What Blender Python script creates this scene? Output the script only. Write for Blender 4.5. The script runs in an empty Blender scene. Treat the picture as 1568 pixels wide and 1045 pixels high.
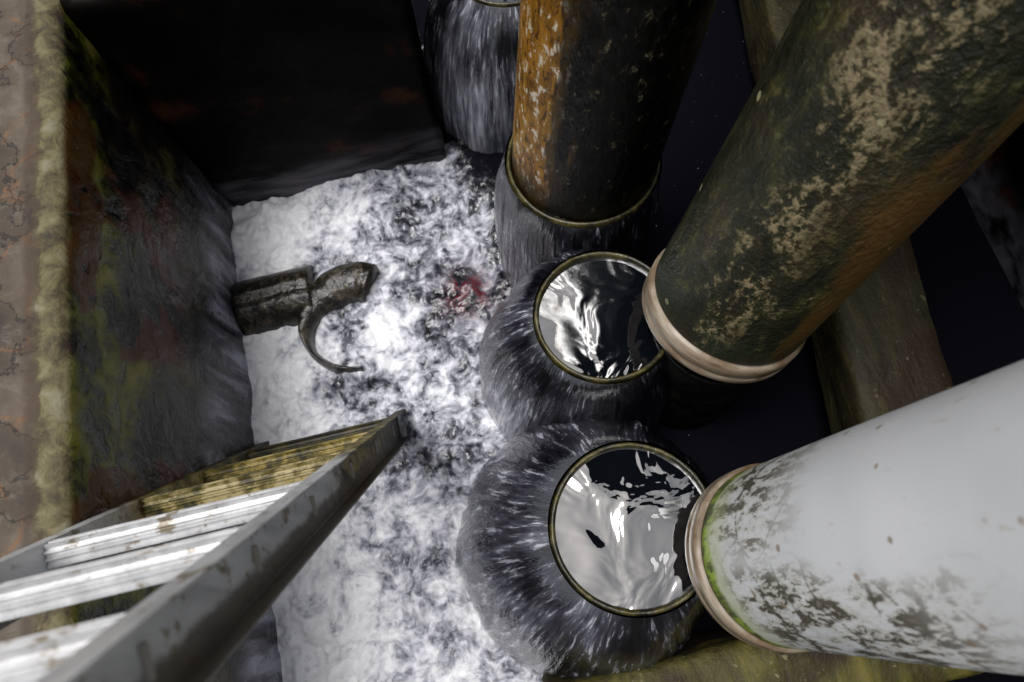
import bpy, bmesh, math, random
from mathutils import Vector, Matrix, noise
random.seed(4)
scene = bpy.context.scene
D = bpy.data

# ---------------------------------------------------------------- node helper
class NT:
    def __init__(s, name):
        s.mat = D.materials.new(name); s.mat.use_nodes = True
        s.t = s.mat.node_tree; s.n = s.t.nodes; s.l = s.t.links
        s.bsdf = s.n['Principled BSDF']
        s.tc = s.n.new('ShaderNodeTexCoord')
        s.obj = s.tc.outputs['Object']; s.uv = s.tc.outputs['UV']
    def put(s, inp, v):
        if isinstance(v, bpy.types.NodeSocket): s.l.new(v, inp)
        elif isinstance(v, (tuple, list)):
            inp.default_value = tuple(v) + (1,) if (len(v) == 3 and inp.type == 'RGBA') else tuple(v)
        else: inp.default_value = v
    def noise(s, scale, detail=5, rough=.55, dist=0, vec=None, col=False):
        n = s.n.new('ShaderNodeTexNoise')
        s.put(n.inputs['Vector'], vec or s.obj); s.put(n.inputs['Scale'], scale)
        n.inputs['Detail'].default_value = detail; n.inputs['Roughness'].default_value = rough
        n.inputs['Distortion'].default_value = dist
        return n.outputs['Color' if col else 'Fac']
    def voro(s, scale, feature='F1', vec=None, rnd=1, out='Distance'):
        n = s.n.new('ShaderNodeTexVoronoi'); n.feature = feature
        s.put(n.inputs['Vector'], vec or s.obj); s.put(n.inputs['Scale'], scale)
        n.inputs['Randomness'].default_value = rnd
        return n.outputs[out]
    def map(s, scale=(1,1,1), loc=(0,0,0), vec=None, rot=(0,0,0)):
        n = s.n.new('ShaderNodeMapping'); s.put(n.inputs['Vector'], vec or s.obj)
        n.inputs['Scale'].default_value = scale; n.inputs['Location'].default_value = loc
        n.inputs['Rotation'].default_value = rot
        return n.outputs[0]
    def warp(s, amt, scale, vec=None):
        c = s.noise(scale, 1, vec=vec, col=True)
        a = s.n.new('ShaderNodeVectorMath'); a.operation = 'SUBTRACT'
        s.l.new(c, a.inputs[0]); a.inputs[1].default_value = (.5,.5,.5)
        b = s.n.new('ShaderNodeVectorMath'); b.operation = 'SCALE'
        s.l.new(a.outputs[0], b.inputs[0]); b.inputs['Scale'].default_value = amt
        d = s.n.new('ShaderNodeVectorMath'); d.operation = 'ADD'
        s.l.new(b.outputs[0], d.inputs[0]); s.l.new(vec or s.obj, d.inputs[1])
        return d.outputs[0]
    def ss(s, v, lo, hi, a=0., b=1.):
        n = s.n.new('ShaderNodeMapRange'); n.interpolation_type = 'SMOOTHSTEP'
        s.put(n.inputs['Value'], v)
        if lo > hi: lo, hi, a, b = hi, lo, b, a
        n.inputs['From Min'].default_value = lo; n.inputs['From Max'].default_value = hi
        n.inputs['To Min'].default_value = a; n.inputs['To Max'].default_value = b
        return n.outputs[0]
    def m(s, op, a, b=0.):
        n = s.n.new('ShaderNodeMath'); n.operation = op
        s.put(n.inputs[0], a); s.put(n.inputs[1], b)
        return n.outputs[0]
    def mul(s, *a):
        r = a[0]
        for x in a[1:]: r = s.m('MULTIPLY', r, x)
        return r
    def mix(s, f, a, b):
        n = s.n.new('ShaderNodeMixRGB')
        s.put(n.inputs[0], f); s.put(n.inputs[1], a); s.put(n.inputs[2], b)
        return n.outputs[0]
    def ramp(s, f, stops):
        n = s.n.new('ShaderNodeValToRGB'); s.put(n.inputs[0], f)
        e = n.color_ramp.elements
        while len(e) < len(stops): e.new(.5)
        for i, (p, c) in enumerate(stops):
            e[i].position = p; e[i].color = tuple(c) + (1,)
        return n.outputs[0]
    def xyz(s, vec=None):
        n = s.n.new('ShaderNodeSeparateXYZ'); s.l.new(vec or s.obj, n.inputs[0])
        return n.outputs
    def attr(s, name):
        n = s.n.new('ShaderNodeAttribute'); n.attribute_name = name
        return n.outputs['Fac']
    def bump(s, h, strength=.5, dist=.01, prev=None):
        n = s.n.new('ShaderNodeBump'); s.put(n.inputs['Height'], h)
        s.put(n.inputs['Strength'], strength); n.inputs['Distance'].default_value = dist
        if prev: s.l.new(prev, n.inputs['Normal'])
        return n.outputs[0]
    def done(s, color, rough=.6, normal=None, spec=.5, metal=0., ior=1.5):
        b = s.bsdf.inputs
        s.put(b['Base Color'], color); s.put(b['Roughness'], rough)
        s.put(b['Metallic'], metal); s.put(b['Specular IOR Level'], spec)
        b['IOR'].default_value = ior
        if normal: s.put(b['Normal'], normal)
        return s.mat

# ---------------------------------------------------------------- materials
def mat_wall():
    k = NT('mossy_concrete_wall'); o = k.xyz(); X, Y, Z = o[0], o[1], o[2]
    n1 = k.noise(5.5, 6, .62); n2 = k.noise(22, 5, .7, .5); nl = k.noise(2.6, 2)
    streak = k.noise(1, 4, .6, .3, k.map((14, 14, 2.5)))
    green = k.ramp(k.m('ADD', k.mul(n2, .35), k.mul(n1, .65)), [(.40, (.005,.003,.002)), (.46, (.032,.033,.005)), (.52, (.12,.125,.010)), (.62, (.22,.21,.035))])
    dark = k.ramp(n1, [(.38, (.0015,.001,.001)), (.54, (.009,.006,.003)), (.62, (.038,.034,.005)), (.7, (.08,.072,.012))])
    gz = k.m('ADD', Z, k.mul(k.m('SUBTRACT', n1, .5), .6))
    gz = k.m('SUBTRACT', gz, k.mul(Y, .16))
    face = k.mix(k.ss(gz, .44, .64), dark, green)
    rust = k.ss(k.mul(k.ss(nl, .46, .54), k.ss(n1, .42, .5)), .3, .8)
    face = k.mix(k.mul(rust, k.ss(Z, .30, .5), .85), face, k.mix(n2, (.012,.002,.001), (.12,.025,.006)))
    grey = k.ramp(streak, [(.38, (.014,.014,.018)), (.50, (.10,.10,.125)), (.62, (.36,.36,.43))])
    wet = k.ss(k.m('ADD', Z, k.mul(k.m('SUBTRACT', nl, .5), .55)), .30, .14)
    face = k.mix(wet, face, grey)
    face = k.mix(k.ss(k.voro(16, vec=k.warp(.08, 12)), .14, .06), face, (.002,.002,.001))
    wv = k.warp(.12, 9)
    top = k.ramp(n1, [(.3, (.028,.021,.015)), (.5, (.075,.054,.036)), (.7, (.13,.100,.070))])
    top = k.mix(k.ss(n2, .48, .72, 0, .65), top, (.155,.135,.11))
    crack = k.mul(k.ss(k.voro(5, 'DISTANCE_TO_EDGE', wv), .03, .004), k.ss(n2, .45, .62))
    top = k.mix(k.mul(crack, .7), top, (.18,.08,.028))
    top = k.mix(k.mul(k.ss(n1, .50, .485), k.ss(n1, .465, .48), .8), top, (.015,.010,.007))
    ex = k.m('ADD', X, k.mul(k.m('SUBTRACT', n2, .5), .05))
    lich = k.ramp(k.m('ADD', k.mul(n2, .6), k.mul(n1, .4)), [(.38, (.028,.020,.012)), (.46, (.075,.058,.026)), (.54, (.135,.114,.050)), (.64, (.20,.18,.115))])
    top = k.mix(k.ss(ex, -.812, -.795), top, lich)
    top = k.mix(k.mul(k.ss(ex, -.83, -.815), k.ss(ex, -.79, -.80), .6), top, (.04,.022,.011))
    ontop = k.ss(Z, .84, .858)
    c = k.mix(ontop, face, top)
    h = k.m('ADD', n1, k.mul(n2, .4))
    return k.done(c, k.mix(ontop, k.ramp(n2, [(.3,(.18,)*3), (.7,(.5,)*3)]), (.7,.7,.7)), k.bump(h, k.ss(Z, .84, .858, .6, .35), .03), .35)

def mat_dark_wall():
    k = NT('wet_algae_shade_wall'); o = k.xyz(); Z = o[2]
    n1 = k.noise(5, 5, .6)
    c = k.ramp(n1, [(.44, (.0008,.0006,.0005)), (.56, (.004,.0025,.0016)), (.68, (.05,.016,.006))])  # near black: algae and rust, with the pit's shadow put into the colour
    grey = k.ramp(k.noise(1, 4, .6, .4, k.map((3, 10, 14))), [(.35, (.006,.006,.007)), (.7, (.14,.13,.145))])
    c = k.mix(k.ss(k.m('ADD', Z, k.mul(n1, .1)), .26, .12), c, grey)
    return k.done(c, .5, k.bump(k.noise(12, 3, .5), .3, .02), .05)

def mat_foam():
    k = NT('churning_foam_water'); o = k.xyz()
    den = k.attr('foam'); red = k.attr('red')
    w = k.warp(.09, 7)
    a = k.noise(9, 2, .5, .1, w)
    b = k.noise(21, 3, .55, .2, w)
    c3 = k.noise(54, 4, .60, .15, w)
    mixn = k.m('ADD', k.m('ADD', k.mul(a, .18), k.mul(b, .46)), k.mul(c3, .36))
    dd = k.mul(k.m('SUBTRACT', den, .5), .40)
    val = k.m('ADD', mixn, dd)
    c = k.ramp(val, [(.38, (.005,.005,.008)), (.44, (.045,.047,.058)), (.49, (.15,.158,.185)),
                     (.545, (.34,.35,.40)), (.61, (.66,.67,.72)), (.70, (.94,.945,.965))])
    c = k.mix(k.mul(red, k.ss(b, .40, .50), k.ss(c3, .38, .50)), c, (.085,.006,.014))
    r = k.ss(val, .42, .58, .05, .55)
    return k.done(c, r, k.bump(mixn, k.ss(den, -.3, .4, .08, .6), .025), k.ss(den, -.3, .3, .0, .8))

def mat_sheet():
    k = NT('falling_water_sheet')
    wv = k.warp(.02, 5, k.uv)
    s1 = k.noise(1, 3, .55, .3, k.map((18, 4, 1), vec=wv))
    s2 = k.noise(1, 4, .65, .15, k.map((125, 10, 1), vec=wv))
    aer_lit = k.attr('aer_lit'); rim = k.attr('flow')
    s = k.m('ADD', k.mul(s1, .5), k.mul(s2, .5))
    val = k.m('ADD', k.mul(k.m('SUBTRACT', s, .5), 1.5), k.mul(aer_lit, .66))
    base = k.ramp(val, [(.04, (.003,.003,.0045)), (.20, (.012,.012,.017)), (.34, (.045,.046,.058)), (.48, (.13,.135,.16)), (.62,(.33,.34,.39)), (.78,(.75,.75,.8))])
    painted_glint = k.mul(k.ss(s2, .55, .67), k.ss(k.m('ADD', aer_lit, k.mul(k.m('SUBTRACT', s1, .5), 1.6)), .08, .5))
    c = k.mix(k.mul(painted_glint, .65), base, (.60,.61,.68))  # pale glints painted into the base colour along the flow
    n = k.bump(s, k.ss(rim, .02, .5, .35, 1.), .016)
    return k.done(c, .05, n, .5, 0, 2.2)

def mat_pool():
    k = NT('still_overflow_water')
    w = k.warp(.10, 7)
    h = k.noise(8, 2.5, .5, .5, w)
    return k.done((.003,.004,.006), .012, k.bump(h, .25, .03), .5, 0, 2.9)

def mat_rim():
    k = NT('algae_pipe_rim'); n = k.noise(26, 6, .65)
    c = k.ramp(n, [(.3, (.004,.004,.002)), (.48, (.025,.022,.007)), (.6, (.08,.065,.015)), (.75, (.18,.17,.12))])
    return k.done(c, .3, k.bump(n, .8, .006), .5)

def mat_yellowpipe():
    k = NT('stained_yellow_pipe'); o = k.xyz(); X, Y, Z = o[0], o[1], o[2]
    nv = k.noise(1, 5, .65, .4, k.map((16, 16, 5))); n2 = k.noise(1, 6, .72, .3, k.map((46, 46, 26)))
    base = k.ramp(nv, [(.3, (.07,.026,.003)), (.5, (.33,.15,.014)), (.7, (.48,.29,.05))])
    base = k.mix(k.ss(n2, .56, .61), base, (.62,.54,.40))
    base = k.mix(k.mul(k.ss(n2, .47, .39), .85), base, (.035,.014,.003))
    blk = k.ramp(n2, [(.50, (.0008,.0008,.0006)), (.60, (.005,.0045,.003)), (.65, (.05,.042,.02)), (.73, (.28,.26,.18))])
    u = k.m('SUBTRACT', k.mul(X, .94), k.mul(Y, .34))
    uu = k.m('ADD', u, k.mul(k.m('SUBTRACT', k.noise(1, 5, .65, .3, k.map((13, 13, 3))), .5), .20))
    c = k.mix(k.ss(uu, -.10, -.075), base, k.mix(k.ss(uu, -.075, -.03), k.mix(.15, (.006,.006,.002), base), blk))  # right of the orange strip, the unlit side's shade is painted black
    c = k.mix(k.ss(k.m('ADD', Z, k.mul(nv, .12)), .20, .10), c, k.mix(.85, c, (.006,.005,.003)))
    return k.done(c, .20, k.bump(k.m('ADD', nv, n2), .5, .012), k.ss(u, .0, .12, .4, .12))

def mat_mosspipe():
    k = NT('mossy_dark_pipe'); o = k.xyz(); X, Y, Z = o[0], o[1], o[2]
    n0 = k.noise(1, 4, .6, .5, k.map((8, 8, 4.))); n1 = k.noise(1, 6, .72, .4, k.map((24, 24, 12)))
    n2 = k.noise(75, 4, .7)
    base = k.ramp(n1, [(.3, (.0015,.002,.001)), (.5, (.013,.014,.004)), (.62, (.034,.034,.009)), (.75, (.085,.07,.022))])
    base = k.mix(k.ss(n0, .45, .62, 0, .6), base, k.mix(n2, (.020,.014,.005), (.058,.042,.014)))
    d = k.m('ADD', k.mul(X, .55), k.mul(Y, -.83))
    d = k.m('ADD', d, k.mul(k.m('SUBTRACT', n0, .5), .22))
    band = k.mul(k.ss(d, -.08, .0), k.ss(d, .11, .04))
    fl = k.m('ADD', k.mul(n1, .65), k.mul(n2, .47))
    flk = k.m('ADD', fl, k.mul(k.m('SUBTRACT', n0, .5), .16))
    flake = k.ss(k.m('ADD', flk, k.mul(band, .03)), .60, .67)
    c = k.mix(k.mul(flake, band), base, k.mix(n2, (.07,.055,.025), (.34,.27,.15)))
    c = k.mix(k.mul(k.ss(fl, .61, .69), k.m('SUBTRACT', 1., band), .7), c, (.09,.08,.025))
    c = k.mix(k.mul(k.ss(d, .11, .16), .65), c, (.13,.06,.007))
    c = k.mix(k.ss(k.voro(9), .08, .065), c, (.30,.28,.15))
    g = k.mul(k.ss(Z, .2, .02), k.ss(n0, .35, .5))
    c = k.mix(g, c, (.004,.020,.009))
    return k.done(c, .40, k.bump(fl, 1., .016), .4)

def mat_whitepipe():
    k = NT('grimy_white_pipe'); o = k.xyz(); X, Y, Z = o[0], o[1], o[2]
    n0 = k.noise(3.5, 3, .5); n1 = k.noise(1, 5, .75, .3, k.map((42, 42, 17), rot=(.4,0,0)))
    c = k.ramp(n0, [(.3, (.56,.57,.575)), (.7, (.70,.705,.71))])
    wv = k.warp(.12, 8)
    lines = k.ss(k.voro(9, 'DISTANCE_TO_EDGE', wv), .05, .012)
    yy = k.m('ADD', Y, k.mul(k.m('SUBTRACT', n0, .5), .24))
    m1 = k.mul(k.ss(yy, .015, -.04), k.ss(Z, .10, .20), k.ss(Z, .78, .52))
    m2 = k.mul(k.ss(Z, .46, .24), k.ss(yy, -.01, .05))
    mask = k.m('MINIMUM', k.m('ADD', m1, m2), 1.)
    grime = k.m('MAXIMUM', k.ss(n1, .51, .56), k.mul(lines, k.ss(n1, .40, .5)))
    c = k.mix(k.mul(mask, .5, k.ss(n1, .38, .55)), c, (.33,.30,.18))
    c = k.mix(k.mul(mask, grime, .9), c, (.035,.028,.013))
    c = k.mix(k.mul(k.ss(n1, .62, .67), .5), c, (.34,.30,.22))
    c = k.mix(k.mul(k.ss(k.voro(17, vec=k.map(loc=(3,2,1))), .13, .08), .8), c, (.24,.17,.10))
    zz = k.m('ADD', Z, k.mul(k.m('SUBTRACT', k.noise(14, 3), .5), .06))
    c = k.mix(k.mul(k.ss(zz, .20, .10), .5), c, (.40,.44,.16))
    c = k.mix(k.ss(zz, .118, .096), c, k.mix(k.ss(n1, .42, .58), (.045,.07,.004), (.27,.40,.02)))
    c = k.mix(k.ss(Z, .078, .070), c, (.008,.010,.003))
    return k.done(c, .45, k.bump(n1, .12, .004), .35)

def mat_collar():
    k = NT('beige_pipe_collar'); o = k.xyz(); n = k.noise(1, 5, .6, .3, k.map((9, 9, 60)))
    c = k.ramp(n, [(.3, (.09,.055,.027)), (.5, (.23,.175,.12)), (.7, (.38,.33,.26))])
    c = k.mix(k.ss(k.noise(9, 4), .50, .64), c, (.11,.065,.028))
    return k.done(c, .4, k.bump(n, .3, .004), .4)

def mat_alu():
    k = NT('weathered_aluminium'); o = k.xyz(); Y, Z = o[1], o[2]
    n = k.noise(1, 4, .6, .3, k.map((30, 30, 6))); n2 = k.noise(24, 5, .7)
    al = k.ramp(n, [(.3, (.42,.42,.42)), (.6, (.64,.64,.64)), (.8, (.74,.74,.73))])
    al = k.mix(k.ss(n2, .56, .64), al, (.24,.20,.14))
    moss = k.ramp(n2, [(.35, (.012,.010,.004)), (.47, (.10,.08,.014)), (.58, (.28,.21,.05)), (.7, (.38,.34,.18))])
    zz = k.m('ADD', Z, k.mul(k.m('SUBTRACT', n2, .5), .35))
    c = k.mix(k.ss(zz, .88, .68), al, moss)
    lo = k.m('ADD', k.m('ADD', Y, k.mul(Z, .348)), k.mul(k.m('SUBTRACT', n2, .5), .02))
    c = k.mix(k.mul(k.ss(lo, .498, .484), .85), c, k.mix(n2, (.015,.012,.007), (.13,.09,.04)))  # lower rail half: dirt plus the flange's shade painted into the colour
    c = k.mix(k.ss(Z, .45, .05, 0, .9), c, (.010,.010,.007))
    return k.done(c, k.ss(zz, .88, .68, .38, .6), k.bump(n2, .25, .004), .5, k.ss(zz, .68, .88, 0, .2))

def mat_timber(name, amt=1.):
    k = NT(name); n = k.noise(1, 5, .65, .5, k.map((14, 4, 14))); n2 = k.noise(40, 4, .7); n0 = k.noise(3.2, 3)
    c = k.ramp(n, [(.3, (.02*amt,.018*amt,.004)), (.5, (.085*amt,.075*amt,.012)), (.7, (.20*amt,.165*amt,.025)), (.85, (.3*amt,.27*amt,.09))])
    c = k.mix(k.ss(n0, .5, .6), c, (.025,.014,.006))
    c = k.mix(k.mul(k.ss(n2, .62, .7), amt), c, (.22,.2,.1))
    return k.done(c, .6, k.bump(k.m('ADD', n, k.mul(n2, .5)), .8, .012), .3)

def mat_simple(name, stops, scale, rough=.6, spec=.4, bs=.5):
    k = NT(name); n = k.noise(scale, 5, .65, .3)
    return k.done(k.ramp(n, stops), rough, k.bump(n, bs, .01), spec)

M_WALL, M_DARK, M_FOAM, M_SHEET, M_POOL, M_RIM = mat_wall(), mat_dark_wall(), mat_foam(), mat_sheet(), mat_pool(), mat_rim()
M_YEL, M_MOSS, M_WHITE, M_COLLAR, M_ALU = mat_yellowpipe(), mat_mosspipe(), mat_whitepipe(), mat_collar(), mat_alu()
M_BEAM, M_BEAM2 = mat_timber('algae_timber', .45), mat_timber('yellow_algae_timber', .75)
M_BLACKPIPE = mat_simple('black_wet_pipe', [(.4, (.001,.001,.001)), (.7, (.006,.006,.005))], 12, .4, .1)
M_BRACK = mat_simple('rotten_brown_bracket', [(.3, (.004,.0035,.003)), (.5, (.016,.014,.010)), (.64, (.07,.058,.038)), (.75, (.16,.14,.10))], 30, .22, .5, .6)
M_GROUND = mat_simple('bare_ground', [(.3, (.06,.055,.04)), (.6, (.13,.12,.09)), (.8, (.10,.13,.05))], 3, .9, .2)
M_CONC = mat_simple('walkway_concrete', [(.3, (.10,.09,.08)), (.7, (.25,.23,.2))], 8, .8, .2)
M_BLOCKER = mat_simple('light_blocker_board', [(.3, (.004,.0035,.003)), (.7, (.012,.010,.008))], 6, .8, .2)
k = NT('water_droplet'); M_DROP = k.done((.25,.26,.3), .1, None, .6)
k = NT('rung_end_metal'); M_SLOT = k.done((.30,.28,.24), .5)

# ---------------------------------------------------------------- mesh helpers
def obj(name, verts, faces, mat, parent=None, smooth=True, loc=(0,0,0), uvs=None):
    me = D.meshes.new(name); me.from_pydata(verts, [], faces); me.update()
    o = D.objects.new(name, me); scene.collection.objects.link(o)
    me.materials.append(mat); o.location = loc
    if smooth:
        for p in me.polygons: p.use_smooth = True
    if uvs:
        uvl = me.uv_layers.new(name='UVMap')
        for lp in me.loops: uvl.data[lp.index].uv = uvs[lp.vertex_index]
    if parent: o.parent = parent
    return o
def empty(name, loc=(0,0,0)):
    e = D.objects.new(name, None); e.empty_display_size = .1; e.location = loc
    scene.collection.objects.link(e); return e
def lathe(name, prof, segs, mat, parent=None, wob=0., seed=0., loc=(0,0,0), closed=False):
    vs, fs = [], []
    n = len(prof)
    for i in range(segs):
        a = 2*math.pi*i/segs; c, s = math.cos(a), math.sin(a)
        for r, z in prof:
            w = 1 + wob*noise.noise((c*1.5+seed, s*1.5, z*3))
            dz = wob*.6*r*noise.noise((c*3, s*3+seed, 5))
            vs.append((r*c*w, r*s*w, z+dz))
    for i in range(segs):
        j = (i+1) % segs
        for q in range(n-1 if not closed else n):
            q2 = (q+1) % n
            fs.append((i*n+q, j*n+q, j*n+q2, i*n+q2))
    return obj(name, vs, fs, mat, parent, loc=loc)
def extrude_y(name, prof, y0, y1, step, mat, amp=.006, parent=None, fx=None, axis='y', sub=.03):
    P = []
    for (a, b) in zip(prof[:-1], prof[1:]):
        L = math.dist(a, b); m = max(1, int(L/sub))
        for q in range(m): P.append((a[0]+(b[0]-a[0])*q/m, a[1]+(b[1]-a[1])*q/m))
    P.append(prof[-1])
    ny = int(abs(y1-y0)/step)+1; vs, fs = [], []
    for j in range(ny+1):
        y = y0+(y1-y0)*j/ny
        for x, z in P:
            v = Vector((x, y, z)) if axis == 'y' else Vector((y, x, z))
            d = Vector((noise.noise(v*6), noise.noise(v*6+Vector((9,0,0))), noise.noise(v*6+Vector((0,9,0)))))
            d += .5*Vector((noise.noise(v*23), noise.noise(v*23+Vector((9,0,0))), noise.noise(v*23+Vector((0,9,0)))))
            v = v+d*amp
            if fx: v.x += fx(y)
            vs.append(v)
    n = len(P)
    for j in range(ny):
        for i in range(n-1):
            fs.append((j*n+i, j*n+i+1, (j+1)*n+i+1, (j+1)*n+i))
    fs.append(tuple(range(n))); fs.append(tuple(ny*n+i for i in range(n))[::-1])
    return obj(name, vs, fs, mat, parent)
def fixn(o):
    bm = bmesh.new(); bm.from_mesh(o.data); bmesh.ops.recalc_face_normals(bm, faces=bm.faces)
    bm.to_mesh(o.data); bm.free()
def box(name, x0, x1, y0, y1, z0, z1, mat, parent=None):
    vs = [(x, y, z) for z in (z0, z1) for y in (y0, y1) for x in (x0, x1)]
    fs = [(0,2,3,1), (4,5,7,6), (0,1,5,4), (2,6,7,3), (0,4,6,2), (1,3,7,5)]
    o = obj(name, vs, fs, mat, parent, smooth=False)
    b = o.modifiers.new('b', 'BEVEL'); b.width = .006; b.segments = 2
    return o

# ---------------------------------------------------------------- walls / setting
ZT = .864
o = extrude_y('mossy_concrete_wall', [(-.752,-.3), (-.750,.845), (-.758,ZT-.002), (-.78,ZT+.002), (-1.5,ZT+.004), (-1.5,.7)], -1.3, 2.6, .025, M_WALL, .006, sub=.025); fixn(o)
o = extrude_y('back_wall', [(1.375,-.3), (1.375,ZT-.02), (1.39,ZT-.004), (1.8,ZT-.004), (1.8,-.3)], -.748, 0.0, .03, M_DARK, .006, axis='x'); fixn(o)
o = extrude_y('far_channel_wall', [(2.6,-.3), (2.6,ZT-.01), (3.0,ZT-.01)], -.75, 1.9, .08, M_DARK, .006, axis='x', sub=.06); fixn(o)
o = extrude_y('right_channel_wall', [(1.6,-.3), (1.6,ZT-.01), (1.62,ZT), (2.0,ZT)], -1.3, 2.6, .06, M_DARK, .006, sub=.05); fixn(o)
o = extrude_y('near_walkway_wall', [(-.55,-.3), (-.55,ZT-.02), (-.565,ZT-.008), (-1.3,ZT-.008), (-1.3,.4)], -.748, 1.6, .06, M_CONC, .005, axis='x', sub=.06); fixn(o)
o = extrude_y('cross_beam', [(-.245,-.05), (-.238,.335), (-.25,.352), (-.40,.352), (-.41,.34), (-.41,-.05)], -.06, 1.598, .03, M_BEAM2, .008, axis='x'); fixn(o)
o = extrude_y('algae_timber_beam', [(.83,.10), (.83,.285), (.84,.30), (1.065,.30), (1.075,.285), (1.075,.10), (.83,.10)], -.23, 2.59, .03, M_BEAM, .007, fx=lambda y: .165*y); fixn(o)
R = 60; xs = [-R, -1.49, 1.99, R]; ys = [-R, -1.29, 2.99, R]
vs = [(x, y, .84) for y in ys for x in xs]
fs = [(j*4+i, j*4+i+1, (j+1)*4+i+1, (j+1)*4+i) for j in range(3) for i in range(3) if not (i == 1 and j == 1)]
obj('ground', vs, fs, M_GROUND, smooth=False)
# unseen board roof, added to darken the pool reflections, back and right side
e = empty('added_light_blocker')
for i in range(17):
    xa = .50+i*.152
    box('blocker_board_%d' % i, xa, xa+.155, .30+.05*(i % 3), 4.2, 3.3+.002*(i % 2), 3.325, M_BLOCKER, e)
for i, y in enumerate((.9, 2.4, 3.9)): box('blocker_joist_%d' % i, .50, 3.12, y, y+.07, 3.16, 3.297, M_BLOCKER, e)
for i, (x, y) in enumerate(((2.9, .9), (2.9, 3.9), (.75, 3.9))): box('blocker_post_%d' % i, x, x+.1, y-.10, y-.003, .83, 3.295, M_BLOCKER, e)

# ---------------------------------------------------------------- foaming water
def sst(x, a, b):
    t = max(0, min(1, (x-a)/(b-a))); return t*t*(3-2*t)
def g2(x, y, cx, cy, sx, sy): return math.exp(-(((x-cx)/sx)**2+((y-cy)/sy)**2))
nx, ny = 330, 420; x0, x1, y0, y1 = -.76, 1.62, -.57, 2.62
vs, fs, den, red = [], [], [], []
for j in range(ny+1):
    y = y0+(y1-y0)*j/ny
    for i in range(nx+1):
        t = i/nx; x = x0+(x1-x0)*(t*.55+t**2*.45)
        d = .62
        d += .36*(1-sst(x+.06*noise.noise((x*8, y*8, 9)), -.60, -.42))
        d += .14*(1-sst(y, .0, .40))
        d += .34*g2(x, y, -.31, .82, .09, .10)
        d += .22*g2(x, y, -.50, 1.24, .20, .09)
        d -= .13*g2(x, y, -.10, .85, .13, .30)
        d -= .12*g2(x, y, -.18, 1.15, .12, .12)
        d -= .22*g2(x, y, -.42, .66, .10, .05)
        d -= .26*g2(x, y, -.43, .86, .07, .09)
        d -= .10*g2(x, y, -.25, .36, .12, .09)
        d -= .12*g2(x, y, -.38, .12, .07, .10)
        d += .10*g2(x, y, -.14, .10, .10, .25)
        d += .28*noise.noise((x*4, y*4, 3))+.18*noise.noise((x*9, y*9, 7))
        edge = sst(x+.05*noise.noise((x*5, y*5, 1)), -.0, .22)
        if y > 1.35: edge = max(edge, sst(y, 1.35, 1.5)*sst(x, -.02, .02))
        amp = .026*(1-edge)+.001
        d = d*(1-edge)-.4*edge
        z = amp*(noise.noise((x*9, y*9, 0))+.6*noise.noise((x*22, y*22, 4))+.35*noise.noise((x*50, y*50, 8)))
        z += .02*g2(x, y, -.31, .82, .10, .10)
        vs.append((x, y, z)); den.append(d)
        red.append(min(1, 1.3*g2(x, y, -.03, .87, .075, .085)))
for j in range(ny):
    for i in range(nx):
        a = j*(nx+1)+i; fs.append((a, a+1, a+nx+2, a+nx+1))
o = obj('foaming_water', vs, fs, M_FOAM)
at = o.data.attributes.new('foam', 'FLOAT', 'POINT'); at.data.foreach_set('value', den)
at = o.data.attributes.new('red', 'FLOAT', 'POINT'); at.data.foreach_set('value', red)

# ---------------------------------------------------------------- overflow standpipes
def standpipe(cx, cy, R, zr, El, Er, seed, El_ang=math.pi, boost=0.):
    e = empty('overflow_standpipe', (cx, cy, 0))
    w = .013
    lathe('pipe_wall', [(R,-.1), (R,zr-.01), (R-.002,zr+.004), (R-.006,zr+.008), (R-w+.002,zr+.005), (R-w,zr-.004), (R-w,zr-.25)], 128, M_RIM, e, .012, seed)
    vs, fs, N, K = [(0,0,zr-.012)], [], 96, 16
    for q in range(1, K+1):
        r = (R-w+.001)*q/K
        for i in range(N):
            a = 2*math.pi*i/N; vs.append((r*math.cos(a), r*math.sin(a), zr-.012+.0015*noise.noise((r*math.cos(a)*14+seed, r*math.sin(a)*14, 2))))
    for i in range(N): fs.append((0, 1+i, 1+(i+1) % N))
    for q in range(K-1):
        for i in range(N):
            a = 1+q*N+i; b = 1+q*N+(i+1) % N; fs.append((a, a+N, b+N, b))
    o = obj('water_surface', vs, fs, M_POOL, e); fixn(o)
    N, K = 480, 60; vs, fs, uv, aer_lit, flow = [], [], [], [], []
    for i in range(N+1):
        a = 2*math.pi*i/N; c, s = math.cos(a), math.sin(a)
        wgt = (.5+.5*math.cos(a-El_ang))**1.3
        E = Er+(El-Er)*wgt
        for q in range(K+1):
            t = q/K
            r = R+.003+E*math.sin(t*math.pi/2)**1.0
            z = zr*(1-(.25*t+.75*t**2.0))+.001 - .03*t
            am = sst(t, .0, .4)
            rn = noise.noise((c*3+seed, s*3, t*.9))*.014+noise.noise((c*11+seed, s*11, t*1.2))*.006+noise.noise((c*34, s*34+seed, t*2.5))*.0028
            r += rn*am
            vs.append((r*c, r*s, z)); uv.append((i/N, t*(.4+E))); flow.append(t)
            aer_lit.append(max(0, min(1, (.16+boost+.42*t**.9)*(.14+.95*wgt)+.42*noise.noise((c*2.5+seed, s*2.5, t*2))+.22*noise.noise((c*7+seed, s*7, t*4)))))  # aeration, plus the brightness of the lit left side painted in
    for i in range(N):
        for q in range(K):
            a = i*(K+1)+q; fs.append((a, a+1, a+K+2, a+K+1))
    o = obj('overflowing_water_sheet', vs, fs, M_SHEET, e, uvs=uv)
    at = o.data.attributes.new('aer_lit', 'FLOAT', 'POINT'); at.data.foreach_set('value', aer_lit)
    at = o.data.attributes.new('flow', 'FLOAT', 'POINT'); at.data.foreach_set('value', flow)
    return e
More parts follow.
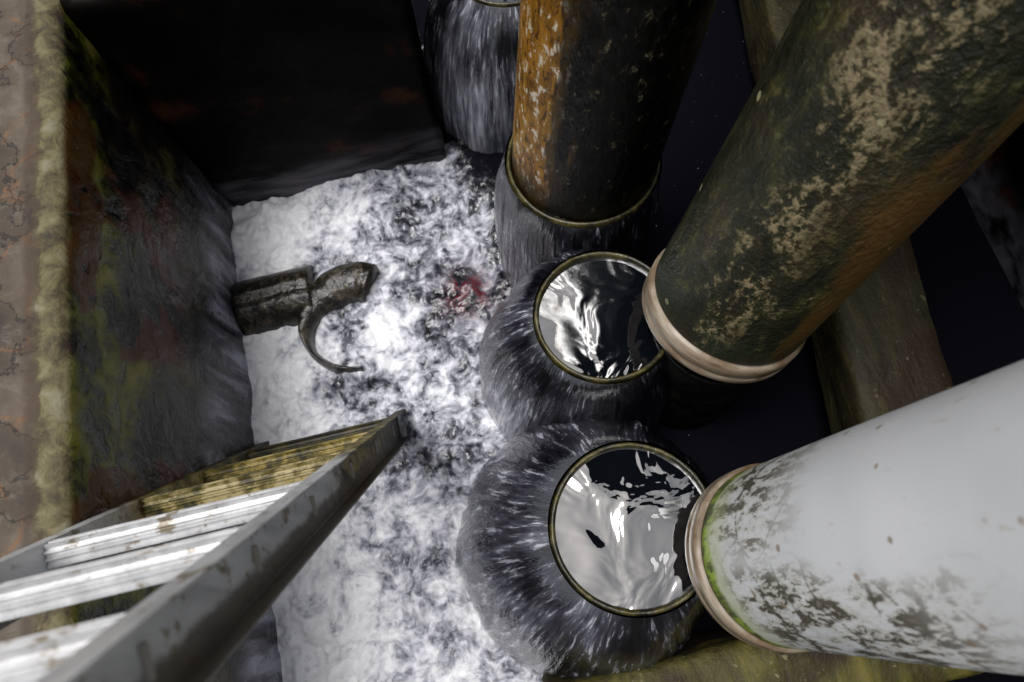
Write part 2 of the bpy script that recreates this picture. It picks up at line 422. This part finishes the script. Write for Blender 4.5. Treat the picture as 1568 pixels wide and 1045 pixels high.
ZR = .5
standpipe(.207, .046, .178, ZR, .25, .07, 1., math.pi, .06)
standpipe(.275, .520, .165, ZR, .16, .06, 5., math.pi, .06)
standpipe(.329, .924, .192, ZR+.03, .04, .02, 9.)
standpipe(.293, 1.63, .165, ZR, .14, .06, 13., math.pi*1.2, .18)
for (x, y, z, r) in ((.53, .44, .5, .155), (.475, -.06, .455, .155)):
    lathe('dark_standpipe', [(r,-.1), (r,z), (r-.012,z+.004), (r-.014,z-.2)], 64, M_BLACKPIPE, None, .01, x, loc=(x, y, 0))

# ---------------------------------------------------------------- loose / inserted pipes
def leaning(name, base, lean, r, L, mat, collar=True):
    e = empty(name, base)
    up = Vector((lean[0], lean[1], 1)).normalized()
    e.rotation_mode = 'QUATERNION'; e.rotation_quaternion = Vector((0,0,1)).rotation_difference(up)
    if collar:
        lathe('pipe_collar', [(r-.02,.0), (r+.0,-.002), (r+.007,.006), (r+.008,.022), (r+.005,.026), (r+.008,.030), (r+.008,.056), (r+.003,.062), (r-.004,.063), (r-.005,.066)], 128, M_COLLAR, e)
        z0 = .062
    else: z0 = 0
    K = 60
    prof = [(r-.03, z0+.003)]+[(r-.004, z0+.001), (r, z0+.008)]+[(r, z0+.01+L*q/K) for q in range(1, K+1)]
    prof += [(r-.008, z0+.012+L), (r-.01, z0+L-.1)]
    lathe('pipe_body', prof, 128, mat, e, .006, r*7)
    return e
leaning('white_plastic_pipe', (.451, -.072, .525), (.19, 0), .170, 2.0, M_WHITE)
leaning('moss_covered_pipe', (.505, .436, .574), (.261, .185), .170, 2.2, M_MOSS)
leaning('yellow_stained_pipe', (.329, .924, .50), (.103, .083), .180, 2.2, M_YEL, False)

# ---------------------------------------------------------------- ladder
lad = empty('aluminium_ladder')
SL = .348
nn = Vector((0, 1, SL)).normalized(); up = Vector((0, -SL, 1)).normalized()
def lp(x, z, off=0):
    return Vector((x, .545-SL*z, z))+nn*(off-.042)
XF, XN = -.715, -.325
def rail(name, x, side):
    W, F, T = .042, .030, .004
    c = [(0,-W), (F,-W), (F,-W+T), (T,-W+T), (T,W-T), (F,W-T), (F,W), (0,W)]
    vs, fs, K = [], [], 40
    for j in range(K+1):
        z = -.05+2.15*j/K
        for a, b in c: vs.append(lp(x+side*a, z, b))
    n = len(c)
    for j in range(K):
        for i in range(n):
            i2 = (i+1) % n; fs.append((j*n+i, j*n+i2, (j+1)*n+i2, (j+1)*n+i))
    fs.append(tuple(range(n))); fs.append(tuple(K*n+i for i in range(n))[::-1])
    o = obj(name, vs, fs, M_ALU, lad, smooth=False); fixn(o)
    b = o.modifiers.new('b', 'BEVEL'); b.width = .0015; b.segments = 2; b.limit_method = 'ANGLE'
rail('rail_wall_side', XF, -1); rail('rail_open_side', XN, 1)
for q, z in enumerate([.15, .42, .69, .96, 1.20, 1.44, 1.70]):
    N = 72; vs, fs = [], []
    for x in (XF+.001, XN-.001):
        c = lp(x, z, .020)
        for i in range(N):
            a = 2*math.pi*i/N
            r = .0190+.0026*(1 if (i//3) % 2 else -1)
            ca, sa = math.cos(a), math.sin(a)
            k2 = 1/max(abs(ca), abs(sa))**.5
            vs.append(c+(up*ca+nn*sa)*r*k2*.95)
    for i in range(N): fs.append((i, (i+1) % N, N+(i+1) % N, N+i))
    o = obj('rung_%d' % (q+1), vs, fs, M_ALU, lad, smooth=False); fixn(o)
    bm = bmesh.new(); bmesh.ops.create_cube(bm, size=1)
    for v in bm.verts: v.co = Vector((v.co.x*.006, 0, 0))+up*v.co.y*.008+nn*v.co.z*.03+lp(XN+.006, z)
    me = D.meshes.new('rung_end_%d' % (q+1)); bm.to_mesh(me); bm.free(); me.materials.append(M_SLOT)
    oo = D.objects.new('rung_end_%d' % (q+1), me); scene.collection.objects.link(oo); oo.parent = lad

# ---------------------------------------------------------------- curved outlet at the left wall
e = empty('outlet_pipe_bracket')
prof = [(.99-.10*math.cos(a), -.025+.10*math.sin(a)*(1 if not 1.35 < a < 1.6 else .90)) for a in [math.pi*i/24 for i in range(25)]]
o = extrude_y('pipe_stub', [(prof[0][0], -.1)]+prof+[(prof[-1][0], -.1)], -.748, -.51, .012, M_BRACK, .004, e, axis='x', sub=.01); fixn(o)
vs, fs, N = [], [], 100
cx, cy, r0 = -.395, .865, .178
for i in range(N+1):
    t = i/N; a = math.radians(56+(270-56)*t); c, s = math.cos(a), math.sin(a)
    th = .022+.095*(1-sst(t, .30, .72))
    zt = .065-.035*t
    for rr, z in ((r0,-.1), (r0,zt-.016), (r0-.005,zt-.003), (r0-th*.3,zt+.008), (r0-th*.6,zt), (r0-th+.003,zt-.014), (r0-th,zt-.03), (r0-th,-.1)):
        rr += .004*noise.noise((c*4, s*4, z*9)); vs.append((cx+rr*c, cy+rr*s, z+.004*noise.noise((c*6, s*6, rr*20))))
for i in range(N):
    for q in range(7):
        a = i*8+q; fs.append((a, a+1, a+9, a+8))
fs.append(tuple(range(8))); fs.append(tuple(N*8+i for i in range(8))[::-1])
o = obj('curved_lip', vs, fs, M_BRACK, e); fixn(o)

# ---------------------------------------------------------------- spray droplets
bm = bmesh.new()
def drop(p, r):
    m = Matrix.Translation(p) @ Matrix.Diagonal((r, r, r*random.uniform(1, 2.5), 1))
    bmesh.ops.create_icosphere(bm, subdivisions=1, radius=1, matrix=m)
for _ in range(60):
    drop((random.gauss(.60, .12), random.gauss(1.08, .18), random.uniform(.1, .75)), random.uniform(.0006, .0013))
for _ in range(40):
    a = random.uniform(0, 6.28); cx, cy = random.choice([(.207,.046), (.275,.52), (.33,.92)])
    rr = random.uniform(.2, .35); drop((cx+rr*math.cos(a), cy+rr*math.sin(a), random.uniform(.2, .5)), random.uniform(.0008, .0014))
me = D.meshes.new('spray_droplets'); bm.to_mesh(me); bm.free(); me.materials.append(M_DROP)
scene.collection.objects.link(D.objects.new('spray_droplets', me))

# ---------------------------------------------------------------- camera
f = 1045.; dn = Vector((48, 353, f)).normalized()      # world-down seen in camera space (x right, y down, z forward)
e1 = (Vector((1,0,0))-dn*dn.x).normalized(); e2 = dn.cross(e1)
if e2.y > 0: e2 = -e2
ang = math.radians(13)
wx = e1*math.cos(ang)+e2*math.sin(ang); wy = -e1*math.sin(ang)+e2*math.cos(ang); wz = -dn
def cv(v): return Vector((v.x, -v.y, -v.z))
Rm = Matrix((cv(wx), cv(wy), cv(wz)))
cam = D.cameras.new('camera'); co = D.objects.new('camera', cam); scene.collection.objects.link(co)
co.matrix_world = Matrix.Translation((0, 0, 2.0)) @ Rm.to_4x4()
cam.sensor_width = 36; cam.lens = f/1568*36; cam.clip_start = .02; cam.clip_end = 500
cam.dof.use_dof = True; cam.dof.focus_distance = 1.5; cam.dof.aperture_fstop = 3.2
scene.camera = co

# ---------------------------------------------------------------- light
SE, SR = math.radians(77), math.radians(-75)
w = D.worlds.new('World'); scene.world = w; w.use_nodes = True
nt = w.node_tree; bg = nt.nodes['Background']
sk = nt.nodes.new('ShaderNodeTexSky'); sk.sky_type = 'NISHITA'; sk.sun_disc = False
sk.sun_elevation = SE; sk.sun_rotation = SR; sk.dust_density = 4; sk.air_density = 1.2
hs = nt.nodes.new('ShaderNodeHueSaturation'); hs.inputs['Saturation'].default_value = .4
nt.links.new(sk.outputs[0], hs.inputs['Color']); nt.links.new(hs.outputs[0], bg.inputs['Color'])
bg.inputs['Strength'].default_value = .12
sl = D.lights.new('sun', 'SUN'); sl.energy = 2.6; sl.angle = math.radians(25); sl.color = (1, .985, .98)
so = D.objects.new('sun', sl); scene.collection.objects.link(so)
dv = Vector((math.sin(SR)*math.cos(SE), math.cos(SR)*math.cos(SE), math.sin(SE)))
so.rotation_mode = 'QUATERNION'; so.rotation_quaternion = dv.to_track_quat('Z', 'Y'); so.location = (-2, 2, 5)
scene.view_settings.view_transform = 'Standard'; scene.view_settings.look = 'None'; scene.view_settings.exposure = 0
